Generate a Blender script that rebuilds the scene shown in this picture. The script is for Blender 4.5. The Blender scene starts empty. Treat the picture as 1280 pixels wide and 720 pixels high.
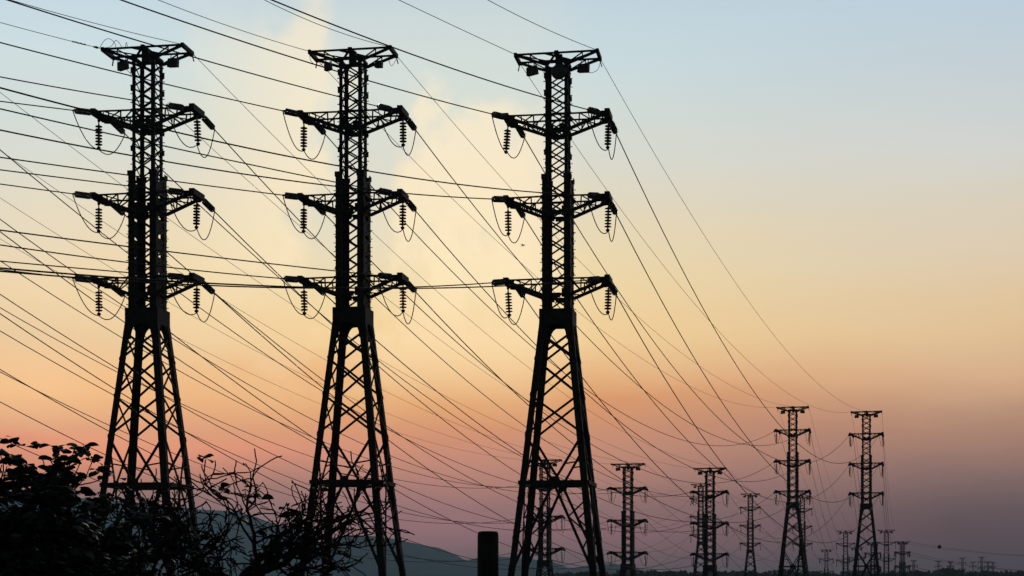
import bpy, math, random
from mathutils import Vector, Matrix, noise

random.seed(11)
SC = bpy.context.scene
COL = SC.collection
R = math.radians
# ------------------------------------------------------------------ camera
F, EYE, HV = 2000.0, 7.0, 716.0          # focal length (px of a 1280 wide frame), eye height, horizon row
cam = bpy.data.objects.new('camera', bpy.data.cameras.new('camera'))
COL.objects.link(cam)
cam.location = (0, 0, EYE)
cam.rotation_euler = (R(90), 0, 0)
cam.data.sensor_width = 36.0
cam.data.lens = F / 1280 * 36.0
cam.data.shift_y = (HV - 360) / 1280
cam.data.clip_start = 0.5
cam.data.clip_end = 30000
SC.camera = cam
# ------------------------------------------------------------------ exposure
SC.view_settings.view_transform = 'Standard'
SC.view_settings.look = 'None'
SC.view_settings.exposure = 0
SC.view_settings.gamma = 1
SC.view_settings.use_curve_mapping = False
SC.cycles.use_denoising = True
SC.cycles.volume_bounces = 1
SC.cycles.max_bounces = 8
# ------------------------------------------------------------------ sky
SUN_AZ, SUN_EL = R(-2.3), R(12)
def lin(c):
    return tuple((x / 255 / 12.92 if x / 255 <= .04045 else ((x / 255 + .055) / 1.055) ** 2.4) for x in c)
W = bpy.data.worlds.new('World')
SC.world = W
W.use_nodes = True
nt = W.node_tree
nt.nodes.clear()
def N(t, **kw):
    n = nt.nodes.new(t)
    for k, v in kw.items():
        setattr(n, k, v)
    return n
def L(a, b):
    nt.links.new(a, b)
def val(sock, v):
    sock.default_value = v
out = N('ShaderNodeOutputWorld'); bg = N('ShaderNodeBackground'); val(bg.inputs[1], 0.1)
L(bg.outputs[0], out.inputs[0])
tc = N('ShaderNodeTexCoord'); sep = N('ShaderNodeSeparateXYZ'); L(tc.outputs['Generated'], sep.inputs[0])
def math_(op, a, b=None, c=None):
    n = N('ShaderNodeMath', operation=op)
    for i, x in enumerate((a, b, c)):
        if x is None: continue
        if isinstance(x, (int, float)): n.inputs[i].default_value = x
        else: L(x, n.inputs[i])
    return n.outputs[0]
def maprange(x, a, b, c, d, kind='SMOOTHSTEP'):
    n = N('ShaderNodeMapRange', interpolation_type=kind)
    L(x, n.inputs[0])
    for i, v in enumerate((a, b, c, d)): n.inputs[i + 1].default_value = v
    return n.outputs[0]
def ramp(fac, stops):
    n = N('ShaderNodeValToRGB'); cr = n.color_ramp; cr.interpolation = 'LINEAR'
    cr.elements[0].position = stops[0][0]; cr.elements[0].color = (*stops[0][1], 1)
    cr.elements[1].position = stops[1][0]; cr.elements[1].color = (*stops[1][1], 1)
    for p, c in stops[2:]:
        e = cr.elements.new(p); e.color = (*c, 1)
    L(fac, n.inputs[0]); return n.outputs[0]
def mix(fac, a, b, kind='MIX'):
    n = N('ShaderNodeMix', data_type='RGBA', blend_type=kind)
    if isinstance(fac, (int, float)): n.inputs[0].default_value = fac
    else: L(fac, n.inputs[0])
    for i, x in ((6, a), (7, b)):
        if isinstance(x, tuple): n.inputs[i].default_value = (*x, 1)
        else: L(x, n.inputs[i])
    return n.outputs[2]
def el(v):                                  # image row -> sine of the elevation
    return math.sin(math.atan((HV - v) / F))
# cloud wisps: warp the elevation a little so bands are not ruler straight
nz = N('ShaderNodeTexNoise'); nz.inputs['Scale'].default_value = 3.2; nz.inputs['Detail'].default_value = 5
mp = N('ShaderNodeMapping'); mp.inputs['Scale'].default_value = (1.6, 1.0, 4.2); mp.inputs['Location'].default_value = (.37, .2, .1)
L(tc.outputs['Generated'], mp.inputs[0]); L(mp.outputs[0], nz.inputs['Vector'])
warp = math_('MULTIPLY', math_('SUBTRACT', nz.outputs['Fac'], 0.5), 0.03)
zz = math_('ADD', sep.outputs[2], warp)
fac = math_('MULTIPLY', zz, 1 / 0.8)
#SKYTAB
SKY = [[(0, (0.543, 0.701, 0.823)), (80, (0.628, 0.779, 0.832)), (150, (0.668, 0.767, 0.758)), (220, (0.727, 0.770, 0.702)), (300, (0.879, 0.769, 0.570)), (380, (1.001, 0.752, 0.446)), (440, (0.986, 0.693, 0.393)), (500, (1.196, 0.670, 0.299)), (540, (1.042, 0.467, 0.243)), (562, (1.274, 0.391, 0.213)), (610, (0.412, 0.185, 0.167)), (660, (0.244, 0.150, 0.161)), (716, (0.150, 0.111, 0.135))],
       [(0, (0.451, 0.632, 0.751)), (80, (0.502, 0.696, 0.762)), (130, (0.534, 0.686, 0.686)), (200, (0.592, 0.644, 0.589)), (250, (0.668, 0.632, 0.492)), (350, (0.810, 0.655, 0.332)), (430, (0.902, 0.600, 0.262)), (500, (0.755, 0.189, 0.015)), (560, (0.704, 0.224, 0.160)), (620, (0.523, 0.176, 0.211)), (660, (0.521, 0.183, 0.256)), (716, (0.130, 0.094, 0.115))],
       [(0, (0.509, 0.666, 0.788)), (100, (0.581, 0.680, 0.740)), (200, (0.697, 0.725, 0.699)), (280, (0.766, 0.697, 0.566)), (330, (0.826, 0.685, 0.497)), (420, (0.903, 0.633, 0.348)), (480, (0.855, 0.507, 0.284)), (540, (0.527, 0.253, 0.175)), (600, (0.296, 0.142, 0.139)), (660, (0.138, 0.029, 0.050)), (716, (0.066, 0.013, 0.039))]]   # (image row -> linear colour) left, centre, right of the dusk sky
#ENDSKYTAB
HI = [(0.75, (.10, .16, .24)), (0.975, (.05, .08, .13))]
def stops(T):
    return [(el(v) / .8, c) for v, c in T][::-1] + HI
az = math_('DIVIDE', sep.outputs[0], math_('MAXIMUM', math_('SQRT', math_('ADD', math_('MULTIPLY', sep.outputs[0], sep.outputs[0]), math_('MULTIPLY', sep.outputs[1], sep.outputs[1]))), 1e-4))
# thin streaks of high cloud, drawn out sideways
nz3 = N('ShaderNodeTexNoise'); nz3.inputs['Scale'].default_value = 5; nz3.inputs['Detail'].default_value = 8; nz3.inputs['Roughness'].default_value = .6
mp3 = N('ShaderNodeMapping'); mp3.inputs['Scale'].default_value = (1.0, 1.0, 7.0); mp3.inputs['Rotation'].default_value = (0, R(-7), 0); mp3.inputs['Location'].default_value = (.15, .4, .8)
L(tc.outputs['Generated'], mp3.inputs[0]); L(mp3.outputs[0], nz3.inputs['Vector'])
fac = math_('ADD', fac, math_('MULTIPLY', math_('SUBTRACT', nz3.outputs['Fac'], .5), .02))
skyc = mix(maprange(az, -.28, -.05, 0, 1, 'LINEAR'), ramp(fac, stops(SKY[0])), ramp(fac, stops(SKY[1])))
skyc = mix(maprange(az, -.03, .27, 0, 1, 'LINEAR'), skyc, ramp(fac, stops(SKY[2])))
# broad pale glow of the veiled sun
sd = Vector((math.sin(SUN_AZ) * math.cos(SUN_EL), math.cos(SUN_AZ) * math.cos(SUN_EL), math.sin(SUN_EL)))
dot = N('ShaderNodeVectorMath', operation='DOT_PRODUCT'); L(tc.outputs['Generated'], dot.inputs[0]); dot.inputs[1].default_value = sd
ang = math_('ARCCOSINE', math_('MINIMUM', dot.outputs['Value'], 0.99999))
nz2 = N('ShaderNodeTexNoise'); nz2.inputs['Scale'].default_value = 8; nz2.inputs['Detail'].default_value = 9; nz2.inputs['Roughness'].default_value = .55; nz2.inputs['Distortion'].default_value = .15
mp2 = N('ShaderNodeMapping'); mp2.inputs['Scale'].default_value = (1.15, 1, 1.0); mp2.inputs['Rotation'].default_value = (0, R(28), 0); mp2.inputs['Location'].default_value = (.9, .1, .63)
L(tc.outputs['Generated'], mp2.inputs[0]); L(mp2.outputs[0], nz2.inputs['Vector'])
cl = maprange(nz2.outputs['Fac'], .45, .56, 0, 1)
tall = math_('MULTIPLY', maprange(sep.outputs[2], el(560), el(450), 0, 1), maprange(sep.outputs[2], el(-80), el(60), 0, 1))
wide = math_('MULTIPLY', maprange(az, -.24, -.11, 0, 1), maprange(az, .0, .06, 1, 0))
glow = math_('MULTIPLY', tall, wide)
skyc = mix(math_('MULTIPLY', math_('MULTIPLY', glow, cl), .68), skyc, mix(maprange(sep.outputs[2], el(500), el(320), 0, 1), lin((254, 216, 160)), lin((255, 236, 200))))
gap = math_('SUBTRACT', 1.0, cl)
skyc = mix(math_('MULTIPLY', math_('MULTIPLY', math_('MULTIPLY', glow, maprange(sep.outputs[2], el(420), el(250), 0, 1)), gap), .5), skyc, lin((208, 217, 212)))
# salmon cloud low on the left
salmon = math_('MULTIPLY', maprange(math_('ADD', az, warp), -.24, -.30, 0, 1), math_('MULTIPLY', maprange(zz, el(610), el(585), 0, 1), maprange(zz, el(552), el(538), 1, 0)))
skyc = mix(math_('MULTIPLY', salmon, .7), skyc, lin((255, 158, 124)))
# the dusk side of the sky, behind the camera, is dim
back = maprange(sep.outputs[1], -.1, .85, .07, 1)
bk = N('ShaderNodeCombineXYZ')
for i in range(3): L(back, bk.inputs[i])
skyc = mix(1.0, skyc, bk.outputs[0], 'MULTIPLY')
ten = mix(1.0, skyc, (10, 10, 10), 'MULTIPLY')
ns = N('ShaderNodeTexSky', sky_type='NISHITA'); ns.sun_disc = False; ns.sun_elevation = SUN_EL; ns.sun_rotation = SUN_AZ
ns.dust_density = 4
L(mix(0.03, ten, ns.outputs[0]), bg.inputs[0])
# ------------------------------------------------------------------ sun
sl = bpy.data.lights.new('sun', 'SUN'); sl.energy = 0.8; sl.angle = R(10); sl.color = (1, .86, .66)
so = bpy.data.objects.new('sun', sl); COL.objects.link(so)
so.rotation_euler = (-sd).to_track_quat('-Z', 'Y').to_euler()

# ------------------------------------------------------------------ helpers
def at(u, v, y):
    return Vector(((u - 640) / F * y, y, EYE + (HV - v) / F * y))
def px(p):
    return 640 + F * p[0] / p[1], HV - F * (p[2] - EYE) / p[1]
class MB:
    def __init__(s): s.v = []; s.f = []; s.sm = []
    def bar(s, p, q, w, h=None, up=None):
        p, q = Vector(p), Vector(q); h = w if h is None else h
        d = q - p
        if d.length < 1e-6: return
        d.normalize()
        u = Vector(up) if up else (Vector((0, 0, 1)) if abs(d.z) < .9 else Vector((0, 1, 0)))
        a = d.cross(u).normalized(); b = a.cross(d)
        n = len(s.v)
        for c in (p, q):
            for i, j in ((-1, -1), (1, -1), (1, 1), (-1, 1)):
                s.v.append(c + a * (i * w / 2) + b * (j * h / 2))
        s.f += [(n, n + 3, n + 2, n + 1), (n + 4, n + 5, n + 6, n + 7)] + [(n + i, n + (i + 1) % 4, n + 4 + (i + 1) % 4, n + 4 + i) for i in range(4)]
    def box(s, c, sx, sy, sz):
        s.bar((c[0], c[1], c[2] - sz / 2), (c[0], c[1], c[2] + sz / 2), sx, sy)
    def angle(s, p, q, w, t, dx, dy):          # L section: one flange along dx, one along dy from the heel line p-q
        p, q = Vector(p), Vector(q); dx, dy = Vector(dx), Vector(dy)
        for a, b in ((dx, dy), (dy, dx)):
            n = len(s.v); o = b * (0.0 if a is dx else t)
            for c in (p, q):
                for i, j in ((0, 0), (w, 0), (w, t), (0, t)):
                    s.v.append(c + a * i + b * j + (o if i == 0 else Vector((0, 0, 0))) * 0)
            s.f += [(n, n + 3, n + 2, n + 1), (n + 4, n + 5, n + 6, n + 7)] + [(n + i, n + (i + 1) % 4, n + 4 + (i + 1) % 4, n + 4 + i) for i in range(4)]
    def tube(s, pts, r, k=5, cap=True):
        pts = [Vector(p) for p in pts]; n0 = len(s.v); m = len(pts)
        rr = r if isinstance(r, (list, tuple)) else [r] * m
        ref = None
        for i, p in enumerate(pts):
            d = (pts[min(i + 1, m - 1)] - pts[max(i - 1, 0)])
            if d.length < 1e-9: d = Vector((0, 0, 1))
            d.normalize()
            if ref is None: ref = Vector((0, 0, 1)) if abs(d.z) < .9 else Vector((1, 0, 0))
            a = d.cross(ref)
            if a.length < 1e-4: a = d.cross(Vector((.3, .9, .2)))
            a.normalize(); b = a.cross(d); ref = b
            for j in range(k):
                t = 2 * math.pi * j / k
                s.v.append(p + (a * math.cos(t) + b * math.sin(t)) * rr[i])
        for i in range(m - 1):
            for j in range(k):
                s.f.append((n0 + i * k + j, n0 + i * k + (j + 1) % k, n0 + (i + 1) * k + (j + 1) % k, n0 + (i + 1) * k + j))
        if cap and k > 2:
            s.f.append(tuple(n0 + j for j in range(k))[::-1]); s.f.append(tuple(n0 + (m - 1) * k + j for j in range(k)))
    def lathe(s, prof, k=10, M=None):          # prof (r, z) along z
        n0 = len(s.v); M = M or Matrix.Identity(4)
        for r, z in prof:
            for j in range(k):
                t = 2 * math.pi * j / k
                s.v.append(M @ Vector((r * math.cos(t), r * math.sin(t), z)))
        for i in range(len(prof) - 1):
            for j in range(k):
                s.f.append((n0 + i * k + j, n0 + i * k + (j + 1) % k, n0 + (i + 1) * k + (j + 1) % k, n0 + (i + 1) * k + j))
        s.f.append(tuple(n0 + j for j in range(k))[::-1]); s.f.append(tuple(n0 + (len(prof) - 1) * k + j for j in range(k)))
    def mesh(s, name, m, smooth=False):
        me = bpy.data.meshes.new(name); me.from_pydata([tuple(v) for v in s.v], [], s.f); me.update()
        me.materials.append(m)
        if smooth: me.polygons.foreach_set('use_smooth', [True] * len(me.polygons))
        return me
def link(name, me, parent=None, loc=(0, 0, 0), rot=None):
    o = bpy.data.objects.new(name, me); COL.objects.link(o); o.location = loc
    if rot is not None: o.rotation_euler = rot
    if parent: o.parent = parent
    return o
def tag(o, label=None, cat=None, group=None, kind=None):
    for k, v in (('label', label), ('category', cat), ('group', group), ('kind', kind)):
        if v: o[k] = v
    return o
def mat(name, c1, c2, scale=6, rough=.6, metal=0.0, bump=.0, spec=.5, detail=6):
    m = bpy.data.materials.new(name); m.use_nodes = True; t = m.node_tree; b = t.nodes['Principled BSDF']
    tcn = t.nodes.new('ShaderNodeTexCoord'); n = t.nodes.new('ShaderNodeTexNoise'); n.inputs['Scale'].default_value = scale; n.inputs['Detail'].default_value = detail
    r = t.nodes.new('ShaderNodeValToRGB'); r.color_ramp.elements[0].position = .35; r.color_ramp.elements[1].position = .68
    r.color_ramp.elements[0].color = (*c1, 1); r.color_ramp.elements[1].color = (*c2, 1)
    t.links.new(tcn.outputs['Object'], n.inputs['Vector']); t.links.new(n.outputs['Fac'], r.inputs[0]); t.links.new(r.outputs[0], b.inputs['Base Color'])
    b.inputs['Roughness'].default_value = rough; b.inputs['Metallic'].default_value = metal; b.inputs['Specular IOR Level'].default_value = spec
    if bump:
        bp = t.nodes.new('ShaderNodeBump'); bp.inputs['Strength'].default_value = bump
        t.links.new(n.outputs['Fac'], bp.inputs['Height']); t.links.new(bp.outputs[0], b.inputs['Normal'])
    return m
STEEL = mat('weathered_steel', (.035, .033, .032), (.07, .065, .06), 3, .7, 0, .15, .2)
GLASS = mat('insulator_glass', (.16, .18, .18), (.24, .26, .26), 14, .3, 0, 0, .5)
b_ = GLASS.node_tree.nodes['Principled BSDF']; b_.inputs['Transmission Weight'].default_value = .55; b_.inputs['IOR'].default_value = 1.2
PORC = mat('insulator_porcelain', (.04, .025, .02), (.06, .035, .025), 14, .35, 0, 0, .3)
PLATE = mat('painted_plate', (.10, .11, .11), (.15, .16, .16), 5, .6, 0, 0, .3)
WIRE = mat('aluminium_cable', (.04, .037, .035), (.06, .055, .05), 2, .7, 0, 0, .2)
CONC = mat('weathered_concrete', (.03, .029, .027), (.06, .057, .054), 4, .9, 0, .3, .1)
BARK = mat('bark', (.03, .022, .016), (.06, .045, .035), 9, .95, 0, .4, .1)
LEAF = mat('leaf', (.02, .035, .012), (.045, .06, .02), 3, .6, 0, 0, .25)
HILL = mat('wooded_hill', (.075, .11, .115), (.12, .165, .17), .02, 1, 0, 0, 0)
SOIL = mat('dry_grass_ground', (.05, .05, .03), (.10, .085, .055), .05, 1, 0, 0, 0)
FEATH = mat('dark_feathers', (.02, .02, .02), (.04, .035, .03), 20, .8, 0, 0, .2)
RUBBER = mat('marker_ball_paint', (.08, .02, .012), (.12, .035, .02), 4, .6, 0, 0, .3)

# ------------------------------------------------------------------ the setting
def ground():
    m = MB(); n = 60
    x0, x1, y0, y1 = -4500, 4500, -1500, 7500
    for j in range(n + 1):
        for i in range(n + 1):
            m.v.append((x0 + (x1 - x0) * i / n, y0 + (y1 - y0) * j / n, 0))
    for j in range(n):
        for i in range(n):
            a = j * (n + 1) + i; m.f.append((a, a + 1, a + n + 2, a + n + 1))
    tag(link('ground', m.mesh('ground', SOIL)), kind='structure')
ground()
def hills(prof, Y, name, depth=900, seed=0):
    m = MB(); us = list(range(prof[0][0], prof[-1][0] + 1, 2)); rows = 26; n = len(us)
    def prof_v(u):
        for (a, va), (b, vb) in zip(prof, prof[1:]):
            if a <= u <= b:
                t = (u - a) / max(b - a, 1); return va + (vb - va) * t
        return prof[-1][1]
    for r in range(rows + 1):
        t = r / rows * 2 - 1                   # -1 front foot, 0 ridge, 1 back foot
        for u in us:
            rh = (HV - prof_v(u)) / F * Y + EYE
            x = (u - 640) / F * Y; y = Y + t * depth
            k = (1 - abs(t)) ** .8
            nn = noise.fractal(Vector((x * .004, y * .004, seed)), 1, 2, 5) * 14 * (1 - k * .92) + noise.noise(Vector((x * .06, y * .06, seed))) * 1.3
            m.v.append((x, y, max(rh * k + nn * k ** .3 * (1 if rh > 8 else .2), -.5) if abs(t) < 1 else -.5))
    for r in range(rows):
        for i in range(n - 1):
            a = r * n + i; m.f.append((a, a + 1, a + n + 1, a + n))
    tag(link(name, m.mesh(name, HILL, True)), kind='structure')
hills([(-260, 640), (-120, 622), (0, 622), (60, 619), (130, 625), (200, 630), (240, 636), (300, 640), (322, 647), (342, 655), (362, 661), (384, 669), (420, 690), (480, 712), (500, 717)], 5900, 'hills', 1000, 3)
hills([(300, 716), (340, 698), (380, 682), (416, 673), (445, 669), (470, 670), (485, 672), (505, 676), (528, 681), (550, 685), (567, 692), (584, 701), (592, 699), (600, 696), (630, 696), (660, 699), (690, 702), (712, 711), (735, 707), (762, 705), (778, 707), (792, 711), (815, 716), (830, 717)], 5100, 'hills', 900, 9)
def haze():
    m = MB(); m.bar((0, 3000, -1), (0, 3000, 300), 9040, 9040); m.f = [f[::-1] for f in m.f]      # faces outward
    ma = bpy.data.materials.new('haze_air'); ma.use_nodes = True; t = ma.node_tree; t.nodes.clear()
    o = t.nodes.new('ShaderNodeOutputMaterial'); v = t.nodes.new('ShaderNodeVolumePrincipled')
    v.inputs['Color'].default_value = (.50, .76, 1.0, 1); v.inputs['Density'].default_value = HAZE; v.inputs['Anisotropy'].default_value = 0.0
    t.links.new(v.outputs[0], o.inputs['Volume'])
    h = link('haze', m.mesh('haze', ma)); tag(h, kind='stuff')
HAZE = 1.35e-4
haze()

# ------------------------------------------------------------------ transmission towers
TOP = 33.45; WAIST = 13.45                     # mast height above the waist is WAIST
LV = [30.35 - 20.0, 26.15 - 20.0, 21.95 - 20.0]  # arms above the waist
SHL, AHL, AHS, HB = 2.1, 2.6, 2.25, .65      # half lengths of the arms: near pylons long, distant ones shorter
def sgn(i): return ((-1, -1), (1, -1), (1, 1), (-1, 1))[i]
def lace(m, w0, w1, z0, z1, face, th, cross=True, n=1, inset=0):
    # X bracing on one face of a square shaft; face 0..3
    for k in range(n):
        a, b = z0 + (z1 - z0) * k / n, z0 + (z1 - z0) * (k + 1) / n
        wa, wb = w0 + (w1 - w0) * k / n, w0 + (w1 - w0) * (k + 1) / n
        def P(i, w, z):
            sx, sy = sgn((face + i) % 4); return Vector((sx * w / 2, sy * w / 2, z))
        nrm = (P(0, 1, 0) + P(1, 1, 0)); nrm.normalize()
        m.bar(P(0, wa, a) + nrm * .012, P(1, wb, b) + nrm * .012, th, th * .35, nrm)
        if cross: m.bar(P(1, wa, a) - nrm * th * .45, P(0, wb, b) - nrm * th * .45, th, th * .35, nrm)
def mast_mesh():
    m = MB(); WL, WU, ZS = 1.45, 1.15, 7.15
    for i in range(4):
        sx, sy = sgn(i)
        m.angle((sx * WL / 2, sy * WL / 2, .2), (sx * WL / 2, sy * WL / 2, ZS), .36, .03, (-sx * .92, 0, 0), (0, -sy, 0))
        m.angle((sx * (WL / 2 + .04), sy * (WL / 2 + .04), ZS - .1), (sx * (WL / 2 + .04), sy * (WL / 2 + .04), ZS + .14), .4, .03, (-sx, 0, 0), (0, -sy, 0))
        m.angle((sx * WU / 2, sy * WU / 2, ZS - .4), (sx * WU / 2, sy * WU / 2, 13.1), .17, .025, (-sx, 0, 0), (0, -sy, 0))
        for k in range(28):                    # step bolts and joint plates
            z = .6 + k * .44; w = WL if z < ZS else WU
            if i in (0, 2) and k % 1 == 0: m.bar((sx * w / 2, sy * w / 2, z), (sx * (w / 2 + .1), sy * w / 2, z), .035)
        for z in (8.3, 9.3, 11.3, 12.2):
            m.bar((sx * (WU / 2 + .015), sy * (WU / 2 + .015), z), (sx * (WU / 2 + .015), sy * (WU / 2 + .015), z + .26), .1, .1)
    for f in (0, 2):                           # faces towards and away from the camera
        lace(m, WL, WL, .5, 7.0, f, .085, n=7)
        lace(m, WU, WU, 7.2, 12.9, f, .075, n=8)
    for f in (1, 3):                           # faces towards the arms
        lace(m, WL, WL, .4, 7.1, f, .09, n=13)
        lace(m, WU, WU, 7.2, 12.9, f, .07, n=8)
        sx = 1 if f == 1 else -1
        for k in range(7):                     # batten plates close the sides of the lower mast
            z = .75 + k * .95
            m.bar((sx * (WL / 2 - .05), -WL / 2 + .06, z), (sx * (WL / 2 - .05), WL / 2 - .06, z), .02, .74, (0, 0, 1))
    for z in LV:
        for dz in (0, -.8):
            for f in range(4):
                a, b = sgn(f), sgn((f + 1) % 4); w = (WL if z < ZS else WU) / 2 + .03
                m.bar((a[0] * w, a[1] * w, z + dz), (b[0] * w, b[1] * w, z + dz), .09, .11)
        for f in (-1, 1):                      # gussets at the arm roots
            w = (WL if z < ZS else WU) / 2 + .055
            for s in (-1, 1):
                m.bar((s * (w - .28), f * w, z - .95), (s * (w - .28), f * w, z - .5), .42, .02, (0, 1, 0))
            m.bar((0, f * w, z - .98), (0, f * w, z - .72), .46, .02, (0, 1, 0))
    return m.mesh('mast', STEEL)
def collar_mesh():
    m = MB(); w = 1.68
    for f in range(4):
        a, b = Vector((*sgn(f), 0)) * (w / 2), Vector((*sgn((f + 1) % 4), 0)) * (w / 2)
        nr = (a + b).normalized(); z0, z1 = -.38, .42
        m.bar(a + Vector((0, 0, (z0 + z1) / 2)), b + Vector((0, 0, (z0 + z1) / 2)), .03, z1 - z0, (0, 0, 1))
        # arch under the plate: rounded corner gussets
        d = (b - a).normalized(); K = 7
        for c, s in ((a, 1), (b, -1)):
            n0 = len(m.v); pts = [c + d * s * .02 + Vector((0, 0, -1.15))]
            for k in range(K + 1):
                t = k / K * math.pi / 2
                pts.append(c + d * s * (.30 + .40 * (1 - math.cos(t))) + Vector((0, 0, -1.15 + .78 * math.sin(t))))
            pts.append(c + d * s * .02 + Vector((0, 0, -.37)))
            for o in (0, .02): m.v += [p - nr * o for p in pts]
            q = len(pts); m.f.append(tuple(range(n0, n0 + q))); m.f.append(tuple(range(n0 + q, n0 + 2 * q))[::-1])
            m.f += [(n0 + i, n0 + (i + 1) % q, n0 + q + (i + 1) % q, n0 + q + i) for i in range(q)]
    return m.mesh('collar', STEEL)
def wbody(zr):                                 # width of the spreading body, zr below the waist (negative)
    return 1.62 - zr * .215
def body(H):
    """legs and bracing of the spreading body, H = waist height above ground; local z measured from the waist"""
    legs = []
    for i in range(4):
        sx, sy = sgn(i); m = MB()
        zs = [0.1, -8.45, -H] if H > 8.6 else [0.1, -H]
        for a, b in zip(zs, zs[1:]):
            wa, wb = wbody(min(a, 0)) / 2, wbody(b) / 2
            m.angle((sx * wa, sy * wa, a), (sx * wb, sy * wb, b), .33, .035, (-sx, 0, 0), (0, -sy, 0))
        w = wbody(-H) / 2
        m.box((sx * (w - .1), sy * (w - .1), -H + .12), .75, .75, .3)
        legs.append(m.mesh('leg', STEEL))
    m = MB(); zp = [-.75, -2.15, -4.0, -6.0, -8.45, -13.4, -19.9]
    zp = [z for z in zp if z > -H - .1]
    if -H < zp[-1] - 1: zp.append(-H + .2)
    for k, (a, b) in enumerate(zip(zp, zp[1:])):
        for f in range(4):
            if abs(b + 8.45) < .1 or k >= 4:
                wa, wb = wbody(a), wbody(b)
                def P(i, w, z):
                    sx, sy = sgn((f + i) % 4); return Vector((sx * w / 2, sy * w / 2, z))
                nr = (P(0, 1, 0) + P(1, 1, 0)).normalized()
                if k == 3:                     # inverted: legs at the top meet the belt centre
                    c = (P(0, wb, b) + P(1, wb, b)) / 2
                    for i in (0, 1):
                        m.bar(P(i, wa, a), c, .13, .05, nr)
                        q = P(i, wa, a).lerp(c, .62); m.bar(q, P(i, wa * .45 + wb * .55, a * .45 + b * .55), .07, .04, nr)
                    m.bar(P(0, wb, b), P(1, wb, b), .17, .2, (0, 0, 1))
                    m.bar(c + Vector((0, 0, -.3)), c + Vector((0, 0, .3)), .44, .03, (nr.x, nr.y, 0))
                elif k == 4:                   # belt centre fans out to the legs below
                    c = (P(0, wa, a) + P(1, wa, a)) / 2
                    for i in (0, 1):
                        m.bar(c, P(i, wb, b), .14, .05, nr)
                        for t in (.35, .68):
                            q = c.lerp(P(i, wb, b), t); m.bar(q, P(i, wa + (wb - wa) * (t - .2), a + (b - a) * (t - .2)), .08, .04, nr)
                            m.bar(q, P(i, wa + (wb - wa) * min(t + .22, 1), a + (b - a) * min(t + .22, 1)), .08, .04, nr)
                else:
                    lace(m, wa, wb, a, b, f, .14)
                    m.bar(P(0, wb, b), P(1, wb, b), .1, .1, (0, 0, 1))
            else:
                lace(m, wbody(a), wbody(b), a, b, f, .115)
    return legs, m.mesh('leg_bracing', STEEL)
def arm_mesh(s, wm, X):
    m = MB(); r = wm / 2; E = HB
    m.bar((s * X, -E - .12, -.02), (s * X, E + .12, -.02), .26, .3)                   # end beam
    m.bar((s * (X - .18), -E, -.03), (s * (X - .18), E, -.03), .1, .16)
    for y, ry in ((-E, -r), (E, r)):
        m.bar((s * r, ry, 0), (s * X, y, 0), .075, .075)
        m.bar((s * r, ry, -.8), (s * (X - .1), y, -.1), .13, .15)
        for k, t in enumerate((.3, .62)):
            a = Vector((s * r, ry, 0)).lerp(Vector((s * X, y, 0)), t); b = Vector((s * r, ry, -.8)).lerp(Vector((s * (X - .1), y, -.1)), t)
            m.bar(a, b, .06)
            a2 = Vector((s * r, ry, 0)).lerp(Vector((s * X, y, 0)), (0, .3)[k])
            m.bar(a2, b, .055)
    for k in range(4):
        t0, t1 = k / 4, (k + 1) / 4
        def T(t, q): return Vector((s * r, q * r, 0)).lerp(Vector((s * X, q * E, 0)), t)
        def Bq(t, q): return Vector((s * r, q * r, -.8)).lerp(Vector((s * (X - .1), q * E, -.1)), t)
        q = -1 if k % 2 else 1
        if k > 1: m.bar(T(t0, q), T(t1, -q), .045)
        m.bar(Bq(t0, -q), Bq(t1, q), .05)
        if k in (1, 3): m.bar(Bq(t1, -1), Bq(t1, 1), .06)
    for y in (-E, E):                                                               # tip plates
        m.bar((s * (X - .42), y, -.14), (s * (X - .02), y, -.1), .05, .3)
    m.bar((s * X, 0, -.12), (s * X, 0, -.34), .12, .08)
    return m.mesh('crossarm', STEEL)
def shield_arm_mesh():
    m = MB(); E = HB; X = SHL; r = 1.15 / 2; z = WAIST
    for y, ry in ((-E, -r), (E, r)):
        m.bar((-X, y, z), (X, y, z), .085, .085)
        for s in (-1, 1):
            m.bar((s * X, y, z - .02), (s * r, ry, z - .55), .11, .12)
            for t in (.5,):
                a = Vector((s * X, y, z)).lerp(Vector((s * r, y, z)), t); b = Vector((s * X, y, z - .02)).lerp(Vector((s * r, ry, z - .55)), t)
                m.bar(a, b, .05)
            m.bar(Vector((s * (X * .55 + r * .45), y, z)), (s * r, ry, z - .5), .055)
            m.bar((0, y, z), (s * r, ry, z - .75), .09)
    for s in (-1, 1):
        m.bar((s * X, -E - .1, z - .02), (s * X, E + .1, z - .02), .15, .2)
        m.bar((s * X, E, z - .1), (s * (X + .08), E + .05, z - .42), .05)
        m.bar((s * X, -E, z), (s * r, E, z), .05)
    m.bar((0, -E - .05, z), (0.0, E + .05, z), .2, .22)
    m.bar((-r, -E, z), (r, E, z), .09); m.bar((.12, -.5, z - .08), (.12, -.5, z - .75), .34, .3)
    for f in range(4):
        a, b = sgn(f), sgn((f + 1) % 4); m.bar((a[0] * r, a[1] * r, z - .42), (b[0] * r, b[1] * r, z - .42), .1, .16)
    return m.mesh('shield_crossarm', STEEL)
def hanging_string_mesh():                     # seven bell discs; origin at the top, hangs to -1.3
    m = MB(); p = [(.035, -.0), (.035, -.16)]
    for k in range(7):
        z = -.2 - k * .152; p += [(.045, z), (.06, z - .03), (.16, z - .055), (.19, z - .085), (.18, z - .1), (.05, z - .106)]
    p += [(.035, -1.30), (.09, -1.32), (.11, -1.38), (.05, -1.46), (.01, -1.47)]
    m.lathe(p[::-1], 10); return m.mesh('hanging_insulator', PORC, False)
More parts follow.
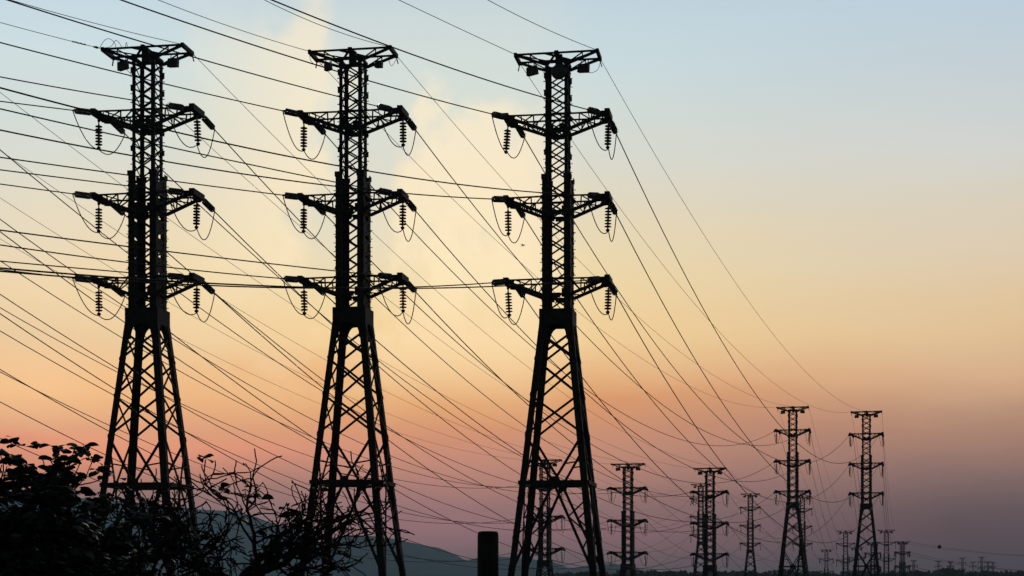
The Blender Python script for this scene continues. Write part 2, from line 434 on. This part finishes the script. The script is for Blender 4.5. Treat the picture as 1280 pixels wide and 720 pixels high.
def tension_string_mesh():                     # points along +z, length SL
    m = MB(); p = [(.03, 0), (.035, .18)]
    for k in range(10):
        z = .2 + k * .096; p += [(.07, z), (.165, z + .03), (.168, z + .05), (.075, z + .062)]
    p += [(.04, 1.18), (.06, 1.22), (.05, SL - .02), (.02, SL)]
    m.lathe(p, 10); return m.mesh('tension_insulator', GLASS, False)
SL = 1.36
ME = dict(mast=mast_mesh(), collar=collar_mesh(), arm={(s, k, X): arm_mesh(s, 1.15 if k == 0 else 1.45, X) for s in (-1, 1) for k in (0, 1) for X in (AHL, AHS)},
          shield=shield_arm_mesh(), hang=hanging_string_mesh(), tens=tension_string_mesh())
def plate_mesh(w, h, d):
    m = MB(); n0 = len(m.v)                    # shallow tapered box, open hood look
    for y, k in ((-d / 2, 1.0), (d / 2, .86)):
        m.v += [Vector((-w / 2 * k, y, -h)), Vector((w / 2 * k, y, -h)), Vector((w / 2 * .9 * k, y, 0)), Vector((-w / 2 * .9 * k, y, 0))]
    m.f += [(n0, n0 + 1, n0 + 2, n0 + 3), (n0 + 7, n0 + 6, n0 + 5, n0 + 4)] + [(n0 + i, n0 + 4 + i, n0 + 4 + (i + 1) % 4, n0 + (i + 1) % 4) for i in range(4)]
    m.bar((-w * .3, 0, -.01), (-w * .3, 0, .28), .03); m.bar((w * .3, 0, -.01), (w * .3, 0, .28), .03)
    return m.mesh('hanging_plate', PLATE)
PLATE_BIG, PLATE_SMALL = plate_mesh(.66, .42, .22), plate_mesh(.42, .34, .22)
def disc_mesh():
    m = MB(); m.lathe([(.05, -.16), (.3, -.14), (.38, -.08), (.40, 0), (.36, .1), (.2, .16), (.05, .17)], 18, Matrix.Rotation(R(90), 4, 'X'))
    m.bar((0, 0, .38), (0, 0, .62), .05); return m.mesh('round_plate', PLATE, True)
DISC = disc_mesh()
BODY = {}
class Tower: pass
def tower(u, y, ztop, psi, label, group, short, plates=(1, 1, 0)):
    T = Tower(); T.ahl = AHL if y < 100 else AHS; T.x = (u - 640) / F * y; T.y = y; T.ztop = ztop; T.psi = R(psi); T.short = short; T.u = u
    T.a = Vector((math.cos(T.psi), -math.sin(T.psi), 0)); T.b = Vector((math.sin(T.psi), math.cos(T.psi), 0))
    T.H = ztop - WAIST
    T.arms = {}; T.root = None
    if label:
        root = bpy.data.objects.new('transmission_tower', None); COL.objects.link(root)
        root.location = (T.x, T.y, 0); root.rotation_euler = (0, 0, -T.psi)
        root.empty_display_size = .5
        tag(root, label, 'pylon', group); T.root = root
        key = round(T.H, 1)
        if key not in BODY: BODY[key] = body(T.H)
        legs, br = BODY[key]
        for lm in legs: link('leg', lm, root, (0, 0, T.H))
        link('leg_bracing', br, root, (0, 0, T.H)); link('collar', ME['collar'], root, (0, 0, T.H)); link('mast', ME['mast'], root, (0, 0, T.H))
        sh = link('shield_crossarm', ME['shield'], root, (0, 0, T.H))
        for s, k in ((-1, plates[0]), (1, plates[1])):
            if k: link('hanging_plate', PLATE_BIG if k == 1 else PLATE_SMALL, sh, (s * 1.35, .1, WAIST - .42), (0, R(6 * s), R(-18)))
        if plates[2]: link('round_plate', DISC, sh, (.15, -.78, WAIST - 1.02))
        for s in (-1, 1):
            for k in range(3):
                a = link('crossarm', ME['arm'][(s, 0 if k == 0 else 1, T.ahl)], root, (0, 0, T.H + LV[k]))
                link('hanging_insulator', ME['hang'], a, (s * T.ahl, 0, -.3), (R(random.uniform(-3, 3)), R(random.uniform(-3, 3)), random.random()))
                T.arms[(s, k)] = a
    def pt(s, k, e):                           # world attachment: e -1 near end of the tip beam, +1 far end
        if k == 3: return Vector((T.x, T.y, ztop)) + T.a * s * SHL + T.b * (e * (HB + .05))
        return Vector((T.x, T.y, ztop - WAIST + LV[k])) + T.a * (s * T.ahl - s * (.34 if s == e * -1 else 0)) + T.b * (e * (HB + .06)) + Vector((0, 0, -.08))
    T.pt = pt; T.ends = {}
    return T
def to_local(T, p, s, k):
    d = p - Vector((T.x, T.y, T.H + LV[k]))
    return Vector((d.dot(T.a), d.dot(T.b), d.z))
def string(T, s, k, e, d):
    """tension string at one end of an arm, pointing along world direction d; returns its outer end"""
    p = T.pt(s, k, e)
    if not T.root: return p
    q = p + d * SL
    if T.root:
        l0, l1 = to_local(T, p, s, k), to_local(T, q, s, k)
        o = link('tension_insulator', ME['tens'], T.arms[(s, k)], l0, (l1 - l0).to_track_quat('Z', 'Y').to_euler())
        T.ends.setdefault((s, k), {})[e] = l1
    return q
def jumpers(T):
    if not T.root: return
    for (s, k), e in T.ends.items():
        bot = Vector((s * T.ahl, 0, -1.74)); pts = []
        def leg(P, Q, sag, n=9, out=0.0, skew=1.0):
            r = []
            for i in range(n + 1):
                t = i / n; w = 4 * t * (1 - t); q = P.lerp(Q, t ** skew); q.z -= sag * w; q.y += out * w; r.append(q)
            return r
        j = random.uniform(.75, 1.3)
        m = MB()
        if -1 in e and 1 in e:
            pts = leg(e[-1], bot, (.52 if s < 0 else .7) * j, 9, 0, 1.0)[:-1] + leg(bot, e[1], (.66 if s < 0 else .85) * j, 9, .05)
            m.tube(pts, .026, 5)
            link('jumper_wire', m.mesh('jumper_wire', WIRE, True), T.arms[(s, k)])

SH = 'large lattice pylon'
P1 = tower(184.5, 80.5, 33.25, 9.5, 'leftmost of the three tall black lattice pylons, rising behind the leafy tree', 'tall near pylons', 'leftmost tall pylon', (1, 1, 0))
P2 = tower(441.5, 81.5, 33.45, 9.5, 'middle of the three tall black lattice pylons, with bare twigs around its feet', 'tall near pylons', 'middle tall pylon', (2, 2, 0))
P3 = tower(697.5, 82, 33.45, 9.5, 'rightmost of the three tall black lattice pylons, standing beside the thick dark post', 'tall near pylons', 'rightmost tall pylon', (1, 1, 1))
x0_ = 2 * P1.x - P2.x - 1.1
P0 = tower(640 + F * x0_ / 79.5, 79.5, 32.5, 9.5, 'fourth tall black lattice pylon, just outside the left edge of the photo', 'tall near pylons', 'pylon outside the left edge', (1, 1, 0))
PM = tower(0, 78.5, 33.2, 9.5, None, None, ''); PM.x = 3 * P1.x - 2 * P2.x
g2 = 'pylons of the second row'
T1 = tower(681, 209, 21.7, 15, 'small dark pylon seen through the legs of the rightmost tall pylon', g2, 'leg framed pylon')
T2 = tower(785, 209, 21.2, 15, 'low dark pylon standing alone just right of the rightmost tall pylon', g2, 'low lone pylon')
T3 = tower(887.5, 216, 21.1, 15, 'low dark pylon overlapping a slimmer one behind its left side', g2, 'low overlapping pylon')
T4 = tower(991, 220, 29.75, 15, 'left one of the two high distant pylons on the right, against the orange sky', g2, 'left high distant pylon')
T5 = tower(1083, 227, 29.85, 15, 'right one of the two high distant pylons on the right, against the orange sky', g2, 'right high distant pylon')
g3 = 'pylons of the third row'
R1 = tower(876, 365, 27.2, 14, 'slim distant pylon half hidden behind the low pylon it overlaps', g3, 'half hidden pylon')
R2 = tower(938, 375, 25.5, 14, 'slim distant pylon standing clear between the low pylons and the two high ones', g3, 'slim clear pylon')
R3 = tower(1003, 390, 25.7, 14, 'distant pylon hidden behind the legs of the left high distant pylon', g3, 'pylon behind high legs')
R4 = tower(1057, 405, 17.6, 13, 'distant pylon low at the left foot of the right high distant pylon', g3, 'pylon at the left foot')
R5 = tower(1108, 412, 18.0, 13, 'distant pylon low at the right foot of the right high distant pylon', g3, 'pylon at the right foot')

# ------------------------------------------------------------------ wires
ROWN = ('upper', 'middle', 'lower', 'top'); SIDE = {-1: 'left', 1: 'right'}
def wire_obj(pts, r, shield, label, group):
    m = MB(); m.tube(pts, r, 5)
    o = link('shield_wire' if shield else 'conductor_wire', m.mesh('wire', WIRE, True))
    tag(o, label, 'power line', group); return o
def para(A, B, sag, n):
    return [A.lerp(B, i / n) - Vector((0, 0, sag * 4 * (i / n) * (1 - i / n))) for i in range(n + 1)]
def span(TA, TB, sag, ssag, rc, rs, label, group, n=40):
    for s in (-1, 1):
        for k in (0, 1, 2, 3):
            A, B = TA.pt(s, k, 1), TB.pt(s, k, -1); sg = (ssag if k == 3 else sag) * random.uniform(.985, 1.015)
            if k < 3:
                d = B - A; dA = (d - Vector((0, 0, 4 * sg))).normalized(); dB = (-d - Vector((0, 0, 4 * sg))).normalized()
                A = string(TA, s, k, 1, dA); B = string(TB, s, k, -1, dB)
            lab = label.format(arm=ROWN[k] + ' ' + SIDE[s], what=('shield wire' if k == 3 else 'black conductor'))
            wire_obj(para(A, B, sg, n), rs if k == 3 else rc, k == 3, lab, group)
RC, RS = .029, .0145
gA = 'wires from the tall pylons to the second row'
span(PM, T1, 6.2, 4.4, RC, RS, '{what} from the left edge to the {arm} arm of the ' + T1.short, gA)
span(P0, T2, 6.4, 4.4, RC, RS, '{what} from the left edge to the {arm} arm of the ' + T2.short, gA)
span(P1, T3, 6.6, 4.6, RC, RS, '{what} running right from the {arm} arm of the ' + P1.short, gA)
span(P2, T4, 7.4, 4.9, RC, RS, '{what} running right from the {arm} arm of the ' + P2.short, gA)
span(P3, T5, 9.5, 5.3, RC, RS, '{what} running right from the {arm} arm of the ' + P3.short, gA)
gB = 'wires from the second row to the third row'
for a, b, sg in ((T1, R1, 6), (T2, R2, 6), (T3, R3, 6.5), (T4, R4, 6), (T5, R5, 6)):
    span(a, b, sg, 3.5, .024, .014, 'faint {what} leaving the {arm} arm of the ' + a.short, gB, 30)

# wires arriving from the left, above the camera: each hangs in the upright plane of its line;
# its height along the way follows a parabola through points seen in the photograph
DIN = Vector((math.sin(R(211.5)), math.cos(R(211.5)), 0))
INC = {
 (1, -1, 0): [(0, 127), (50, 132)], (1, 1, 0): [(0, 96), (100, 114), (165, 125)],
 (1, -1, 1): [(0, 231), (50, 235)], (1, 1, 1): [(0, 213), (160, 230)],
 (1, -1, 2): [(0, 338), (50, 341)], (1, 1, 2): [(0, 328), (158, 336)],
 (1, -1, 3): [(0, 28), (60, 44)], (1, 1, 3): [(20, 2), (100, 24), (190, 47)],
 (2, -1, 0): [(0, 53), (165, 95), (320, 131)], (2, 1, 0): [(6, 0), (100, 27), (205, 60), (320, 94), (422, 121)],
 (2, -1, 1): [(0, 197), (165, 219), (320, 239)], (2, 1, 1): [(0, 136), (165, 173), (320, 208), (415, 226)],
 (2, -1, 2): [(0, 306), (158, 328), (320, 345)], (2, 1, 2): [(0, 287), (158, 309), (320, 328), (418, 336)],
 (2, -1, 3): [(198, 0), (320, 44)], (2, 1, 3): [(330, 0), (400, 30), (470, 57)],
 (3, -1, 0): [(153, 0), (320, 58), (460, 101), (560, 127)], (3, 1, 0): [(340, 0), (480, 55), (640, 110)],
 (3, -1, 1): [(0, 162), (165, 195), (320, 220), (505, 241)], (3, 1, 1): [(0, 109), (165, 152), (320, 188), (458, 214), (640, 236)],
 (3, -1, 2): [(0, 338), (259, 359), (400, 360), (515, 357)], (3, 1, 2): [(0, 333), (200, 352), (400, 362), (640, 353)],
 (3, -1, 3): [(498, 0), (570, 33)], (3, 1, 3): [(610, 0), (680, 35)],
}
def solve2(rows):
    # least squares for dz = b*s + c*s^2
    a11 = sum(s * s for s, z in rows); a12 = sum(s ** 3 for s, z in rows); a22 = sum(s ** 4 for s, z in rows)
    b1 = sum(s * z for s, z in rows); b2 = sum(s * s * z for s, z in rows)
    det = a11 * a22 - a12 * a12
    return (b1 * a22 - b2 * a12) / det, (b2 * a11 - b1 * a12) / det
for (n, s, k), smp in INC.items():
    T = (None, P1, P2, P3)[n]; A = T.pt(s, k, -1); rows = []; smax = 0
    for u, v in smp:
        t = (u - 640) / F                      # x = t*y ; A.x + DIN.x*s = t*(A.y + DIN.y*s)
        S = (t * A.y - A.x) / (DIN.x - t * DIN.y)
        y = A.y + DIN.y * S; rows.append((S, EYE + (HV - v) / F * y - A.z)); smax = max(smax, S)
    b, c = solve2(rows)
    c = max(min(c, .02), .0004)
    b = sum((z - c * S * S) * S for S, z in rows) / sum(S * S for S, z in rows)
    def Z(S): return A + DIN * S + Vector((0, 0, b * S + c * S * S))
    s0 = 0
    if k < 3:
        string(T, s, k, -1, (Z(SL) - A).normalized()); s0 = SL * .985
    send = smax + 14
    pts = [Z(s0 + (send - s0) * i / 30) for i in range(31)]
    wh = 'shield wire' if k == 3 else 'black conductor'
    o = wire_obj(pts, (.016 if k == 3 else .029), k == 3, f'{wh} from the left into the {ROWN[k]} {SIDE[s]} arm of the {T.short}', 'wires arriving from the left')
    if k == 3 and n == 1 and s == -1:          # armour rods twisted round the cable near its clamp
        m = MB(); q = [Z(.3 + i * .1) for i in range(18)]; m.tube([p + Vector((0, 0, .012 * math.sin(i * 2.1))) for i, p in enumerate(q[8:])], .032, 6)
        c = MB(); c.tube(q[:4], [.05, .06, .05, .03], 6); link('cable_clamp', c.mesh('cable_clamp', STEEL, True), o)
        link('armour_rods', m.mesh('armour_rods', WIRE, True), o)
def loops(T, paths, r=.014):
    sh = [c for c in T.root.children if c.name.startswith('shield_crossarm')][0]
    for p in paths:
        m = MB(); P = [Vector(q) for q in p]; pts = []
        for i in range(len(P) - 1):            # Catmull-Rom through the given points
            a, b, c, d = P[max(i - 1, 0)], P[i], P[i + 1], P[min(i + 2, len(P) - 1)]
            for t in (0, .25, .5, .75): pts.append(.5 * ((2 * b) + (c - a) * t + (2 * a - 5 * b + 4 * c - d) * t * t + (3 * b - a - 3 * c + d) * t ** 3))
        m.tube(pts + [P[-1]], r, 5); link('earth_wire_loop', m.mesh('earth_wire_loop', WIRE, True), sh)
z_ = WAIST
loops(P1, [[(-2.25, -.75, z_), (-1.95, -.8, z_ + .38), (-1.72, -.7, z_ + .48), (-1.5, -.6, z_ + .3), (-1.42, -.6, z_ + .02)],
           [(-2.1, -.7, z_ + .05), (-1.7, -.6, z_ + .12), (-1.45, -.6, z_ + .42), (-1.25, -.6, z_ + .28), (-1.1, -.6, z_ + .02)],
           [(-.9, -.65, z_), (-.86, -.65, z_ + .28), (-.8, -.62, z_ + .02)]])
loops(P2, [[(-2.1, -.7, z_ - .05), (-2.02, -.7, z_ - .5), (-1.75, -.6, z_ - .68), (-1.5, -.5, z_ - .62), (-1.4, -.4, z_ - .2)],
           [(1.7, .5, z_ - .1), (1.85, .6, z_ - .55), (2.1, .7, z_ - .15)]])
loops(P3, [[(2.1, .7, z_ - .15), (2.0, .6, z_ - .55), (1.7, .5, z_ - .75), (1.4, .4, z_ - .72)],
           [(-2.1, -.7, z_), (-1.95, -.6, z_ - .45), (-1.8, -.5, z_ - .5)]])
for T in (P1, P2, P3, T1, T2, T3, T4, T5): jumpers(T)

# far pylons, too small to show their parts: one mesh each
def far_mesh(H):
    m = MB()
    def tr(me, dz):
        n0 = len(m.v); m.v += [Vector(v.co) + Vector((0, 0, dz)) for v in me.vertices]; m.f += [tuple(n0 + i for i in p.vertices) for p in me.polygons]
    key = round(H, 1)
    if key not in BODY: BODY[key] = body(H)
    for lm in BODY[key][0]: tr(lm, H)
    tr(BODY[key][1], H); tr(ME['collar'], H); tr(ME['mast'], H); tr(ME['shield'], H)
    for s in (-1, 1):
        for k in range(3):
            tr(ME['arm'][(s, 0 if k == 0 else 1, AHS)], H + LV[k])
            m.bar((s * AHS, -.2, H + LV[k] - .2), (s * AHS, -.2, H + LV[k] - 1.7), .26)
            m.bar((s * AHS, .5, H + LV[k] - .2), (s * AHS, 1.1, H + LV[k] - 1.5), .22)
        m.bar((s * 1.35, 0, H + WAIST - .4), (s * 1.35, 0, H + WAIST - .9), .6, .3)
    return m
def far(u, v, y, psi, label, group, short):
    ztop = max(EYE + (HV - v) / F * y, WAIST + 1.5); T = tower(u, y, ztop, psi, None, None, short)
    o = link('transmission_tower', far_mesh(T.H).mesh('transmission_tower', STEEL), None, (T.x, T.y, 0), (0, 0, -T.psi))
    tag(o, label, 'pylon', group); return T
g4 = 'far pylons'
S1 = far(1033, 693, 547, 13, 'tiny far pylon between the left high distant pylon and the lower one right of it', g4, 'tiny pylon')
S2 = far(1071, 688, 500, 13, 'far pylon seen inside the left leg of the right high distant pylon', g4, '')
S3 = far(1091, 678, 480, 25, 'far pylon seen inside the right leg of the right high distant pylon', g4, '')
S4 = far(1128, 677, 486, -12, 'far pylon with skewed arms, rightmost beside the two high distant pylons', g4, 'far pylon with skewed arms')
mini = [(1142, 706, 1000, 'faint tiny pylon directly right of the far pylon with skewed arms', 5), (1173, 706, 1050, 'leftmost tiny pylon below the dark dot in the sky', 8), (1188, 707, 1100, 'tiny pylon right of the one below the dark dot', 40),
        (1203, 697, 1060, 'taller tiny pylon at the left of the far right cluster', 10), (1216, 705, 1150, 'short tiny pylon in the middle of the far right cluster', 15), (1227, 696, 1080, 'tallest tiny pylon in the far right cluster', 6),
        (1235, 702, 1120, 'tiny pylon overlapping the right side of the tallest tiny one', 30), (1241, 707, 1180, 'last tiny pylon at the right end of the far right cluster', 4)]
for u, v, y, lb, ps in mini: far(u, v, y, ps, lb, g4, '')
gC = 'wires among the far pylons'
def thin_span(TA, TB, sag, lab, r=.026, ks=(0, 1, 2, 3)):
    for s in (-1, 1):
        for k in ks:
            wire_obj(para(TA.pt(s, k, 1), TB.pt(s, k, -1), sag * (.6 if k == 3 else 1), 20), r * (.7 if k == 3 else 1), k == 3,
                     lab.format(arm=ROWN[k] + ' ' + SIDE[s]), gC)
thin_span(R4, S3, 2, 'faint wire between pylons at the feet of the right high one, {arm} arm', .026, (0, 1, 2))
thin_span(R2, S1, 3, 'faint wire from the slim pylon standing clear to the tiny one, {arm} arm', .026, (0, 1, 2))
END = tower(1420, 640, 15.2, -60, None, None, '')
thin_span(S4, END, 5, 'faint wire running to the right edge from the skewed far pylon, {arm} arm', .045)

# ------------------------------------------------------------------ thick post, birds, marker ball
def post():
    D = 20.0; c = at(610, HV, D); h = at(610, 664, D).z
    m = MB(); r = .131
    prof = [(r * 1.16, -.3), (r * 1.02, h - .7), (r, h - .05), (r * .965, h - .022), (r * .86, h - .004), (r * .5, h), (.02, h + .001)]
    m.lathe(prof, 28)
    o = link('concrete_pole', m.mesh('concrete_pole', CONC, True), None, (c.x, D, 0))
    tag(o, 'thick dark concrete post with rounded top beside the rightmost tall pylon', 'post')
    b = MB(); b.lathe([(r * 1.035, h - 1.25), (r * 1.075, h - 1.24), (r * 1.075, h - 1.15), (r * 1.035, h - 1.14)], 28); link('band', b.mesh('band', STEEL), o)
post()
def bird(u, v, y, span_, label, yaw):
    m = MB()
    m.tube([(-.5, 0, 0), (-.34, 0, .01), (-.15, 0, .02), (.1, 0, .02), (.26, 0, .05), (.36, 0, .06), (.44, 0, .05)], [.03, .05, .09, .1, .06, .055, .008], 8)
    for s in (-1, 1):
        rows = [((.14, .05), (-.16, .05), .05), ((.2, .4), (-.12, .42), .2), ((.1, .72), (-.1, .75), .22), ((-.1, 1.0), (-.16, 1.01), .18)]
        n0 = len(m.v)
        for (ax, ay), (bx, by), z in rows:
            m.v += [Vector((ax, s * ay, z)), Vector((bx, s * by, z - .02)), Vector((ax, s * ay, z - .03)), Vector((bx, s * by, z - .035))]
        for i in range(3):
            a = n0 + i * 4; b = a + 4
            m.f += [(a, a + 1, b + 1, b), (a + 2, b + 2, b + 3, a + 3), (a, b, b + 2, a + 2), (a + 1, a + 3, b + 3, b + 1)]
        m.f += [(n0 + 12, n0 + 13, n0 + 15, n0 + 14), (n0, n0 + 2, n0 + 3, n0 + 1)]
    n0 = len(m.v); m.v += [Vector(p) for p in ((-.45, .03, .01), (-.45, -.03, .01), (-.72, -.12, 0), (-.72, .12, 0), (-.45, .03, -.01), (-.45, -.03, -.01), (-.72, -.12, -.01), (-.72, .12, -.01))]
    m.f += [(n0, n0 + 1, n0 + 2, n0 + 3), (n0 + 7, n0 + 6, n0 + 5, n0 + 4), (n0 + 2, n0 + 6, n0 + 7, n0 + 3), (n0, n0 + 4, n0 + 5, n0 + 1), (n0 + 1, n0 + 5, n0 + 6, n0 + 2), (n0 + 3, n0 + 7, n0 + 4, n0)]
    o = link('bird', m.mesh('bird', FEATH, True), None, at(u, v, y), (R(16), R(-14), R(yaw)))
    o.scale = (span_ / 2,) * 3; tag(o, label, 'bird')
bird(654, 307, 95, .62, 'small dark bird flying left of the rightmost tall pylon', 25)
def ball():
    # aerial marker ball clamped round the near upper wire that leaves the skewed pylon
    best = min((abs(px(q)[0] - 1174), q) for q in para(S4.pt(1, 3, 1), END.pt(1, 3, -1), 3.0, 400))[1]
    m = MB(); r = .62
    m.lathe([(r * math.sin(t), -r * math.cos(t)) for t in [math.pi * (i + .15) / 12.3 for i in range(13)]], 18)
    m.lathe([(r * 1.0, -.05), (r * 1.04, -.05), (r * 1.04, .05), (r * 1.0, .05)], 18)
    o = link('marker_ball', m.mesh('marker_ball', RUBBER, True), None, best)
    tag(o, 'dark round marker ball on a faint wire above the far right cluster', 'marker ball')
ball()

# ------------------------------------------------------------------ trees
def tree(name, base, height_dirs, seed, levels, leaf_fn, label, r0, twig_len, spread, name_crown=True, leaf_size=.2, group=None, up=.25):
    rnd = random.Random(seed); wood = MB(); tips = []
    def grow(p, d, length, r, lv):
        n = 6; pts = [p]; rad = [r]; q = p.copy(); dd = d.copy()
        for i in range(n):
            dd = (dd + Vector((rnd.gauss(0, .22), rnd.gauss(0, .22), rnd.gauss(.0, .2) + up * .22))).normalized()
            q = q + dd * (length / n); pts.append(q.copy()); rad.append(max(r * (1 - .4 * (i + 1) / n), .0105))
            if lv < levels and lv > 0 and i >= 1 and rnd.random() < .5:
                side = Vector((rnd.gauss(0, 1), rnd.gauss(0, 1), rnd.gauss(.1, .7))).normalized()
                nd = (dd * .75 + side * spread).normalized()
                grow(q.copy(), nd, length * rnd.uniform(.45, .75), rad[-1] * .62, lv + 1)
        wood.tube(pts, rad, 6 if lv < 2 else 4, False)
        if lv < levels:
            k = rnd.choice((2, 2, 3))
            for j in range(k):
                side = Vector((rnd.gauss(0, 1), rnd.gauss(0, 1), rnd.gauss(.1, .6))).normalized()
                nd = (dd * .8 + side * spread).normalized()
                grow(q.copy(), nd, length * rnd.uniform(.6, .85), rad[-1] * rnd.uniform(.7, .9), lv + 1)
        else:
            tips.append((q.copy(), dd.copy(), lv))
    root = bpy.data.objects.new(name, None); COL.objects.link(root); root.location = base
    p = Vector((0, 0, -.2)); trunk_top = height_dirs[0]
    wood.tube([p, Vector((trunk_top.x * .4, trunk_top.y * .4, trunk_top.z * .5)), trunk_top], [r0 * 1.5, r0 * 1.15, r0], 8)
    for d, ln in height_dirs[1]:
        grow(trunk_top.copy(), Vector(d).normalized(), ln, r0 * .62, 1)
    link('branches', wood.mesh('branches', BARK, True), root)
    lf = MB(); leaf_fn(lf, tips, rnd)
    if lf.f: link('foliage', lf.mesh('foliage', LEAF), root)
    tag(root, label, 'tree', group); return root, tips
def leaf(m, p, d, nrm, L_, w):
    d = d.normalized(); s = d.cross(nrm)
    if s.length < 1e-3: s = d.cross(Vector((.2, .5, .8)))
    s.normalize(); nn = s.cross(d)
    n0 = len(m.v); pr = ((.0, .04), (.25, .28), (.55, .48), (.8, .46), (.95, .25))
    for t, hw in pr:
        c = p + d * (L_ * t) - nn * (L_ * .25 * t * t)
        m.v += [c - s * (w * hw) + nn * (w * hw * .3), c + s * (w * hw) + nn * (w * hw * .3)]
    m.v.append(p + d * L_ - nn * L_ * .27)
    for i in range(len(pr) - 1):
        a = n0 + i * 2; m.f.append((a, a + 1, a + 3, a + 2))
    a = n0 + (len(pr) - 1) * 2; m.f.append((a, a + 1, n0 + len(pr) * 2))
def rosette(m, p, rnd, n, L_, up=.35):
    for i in range(n):
        t = rnd.uniform(0, 2 * math.pi); d = Vector((math.cos(t), math.sin(t), rnd.uniform(-.35, .75) + up - .3)); l = L_ * rnd.uniform(.65, 1.15)
        leaf(m, p + Vector((rnd.gauss(0, .03), rnd.gauss(0, .03), rnd.gauss(0, .03))), d, Vector((rnd.gauss(0, .4), rnd.gauss(0, .4), 1)), l, l * rnd.uniform(.58, .78))
def leafy(prob, n, L_, dens=1, spreadp=.12):
    def fn(m, tips, rnd):
        for p, d, lv in tips:
            if rnd.random() < prob:
                for k in range(dens): rosette(m, p + Vector((rnd.gauss(0, spreadp), rnd.gauss(0, spreadp), rnd.gauss(0, spreadp * .7))), rnd, n, L_)
    return fn
def dirs(n, tilt0, tilt1, ln, seed, az0=0, az1=360):
    r = random.Random(seed); o = []
    for i in range(n):
        a = R(az0 + (az1 - az0) * (i + r.random() * .6) / n); t = R(r.uniform(tilt0, tilt1))
        o.append(((math.sin(a) * math.sin(t), math.cos(a) * math.sin(t), math.cos(t)), ln * r.uniform(.8, 1.15)))
    return o
def gx(u, y): return (u - 640) / F * y
tree('leafy_tree', Vector((gx(-18, 30), 30, 0)), (Vector((.0, 0, 5.2)), dirs(13, 15, 85, 1.65, 5)), 21, 4, leafy(.9, 8, .27, 2, .17),
     'dense tree with big dark leaves filling the lower left corner', .2, .3, .8)
tree('leafy_tree', Vector((gx(118, 32), 32, 0)), (Vector((-.1, 0, 5.6)), dirs(4, 15, 65, 1.0, 6)), 33, 4, leafy(.28, 7, .25, 1, .12),
     'thinner tree with patchy leaves in front of the legs of the leftmost tall pylon', .1, .3, .8)
tree('bare_tree', Vector((gx(290, 28), 28, 0)), (Vector((.1, 0, 6.75)), dirs(4, 56, 84, 1.4, 8, 60, 120) + dirs(2, 55, 85, 1.0, 9, 240, 300) + dirs(3, 15, 60, .85, 12)), 46, 4, leafy(.045, 6, .2, 1, .05),
     'bare tree with tangled twigs between the leftmost and middle tall pylons', .12, .3, .95, up=.07)
tree('bare_tree', Vector((gx(186, 29), 29, 0)), (Vector((0, 0, 6.6)), dirs(4, 20, 70, .95, 14)), 52, 4, leafy(.12, 6, .2, 1, .06),
     'small bare tree with a straight stem inside the legs of the leftmost tall pylon', .07, .3, .75)

# ------------------------------------------------------------------ distant trees along the horizon
def tree_line():
    rnd = random.Random(4); m = MB()
    for i in range(420):
        y = rnd.uniform(900, 1500); u = rnd.uniform(700, 1420); x = gx(u, y)
        h = rnd.uniform(4, 8.2) + 2.5 * max(0, noise.noise(Vector((u * .03, 3, 1)))); w = rnd.uniform(4, 9)
        for k in range(26):
            c = Vector((x + rnd.gauss(0, w * .4), y + rnd.gauss(0, w * .4), 0)); c.z = rnd.uniform(.1, 1) ** .7 * h
            n0 = len(m.v)
            for q in range(5):
                t = 2 * math.pi * q / 5 + rnd.random(); rr = rnd.uniform(.7, 1.5)
                m.v.append(c + Vector((math.cos(t) * rr, rnd.gauss(0, .5), math.sin(t) * rr)))
            m.f.append(tuple(range(n0, n0 + 5)))
    tag(link('far_tree_line', m.mesh('far_tree_line', LEAF)), kind='stuff')
tree_line()
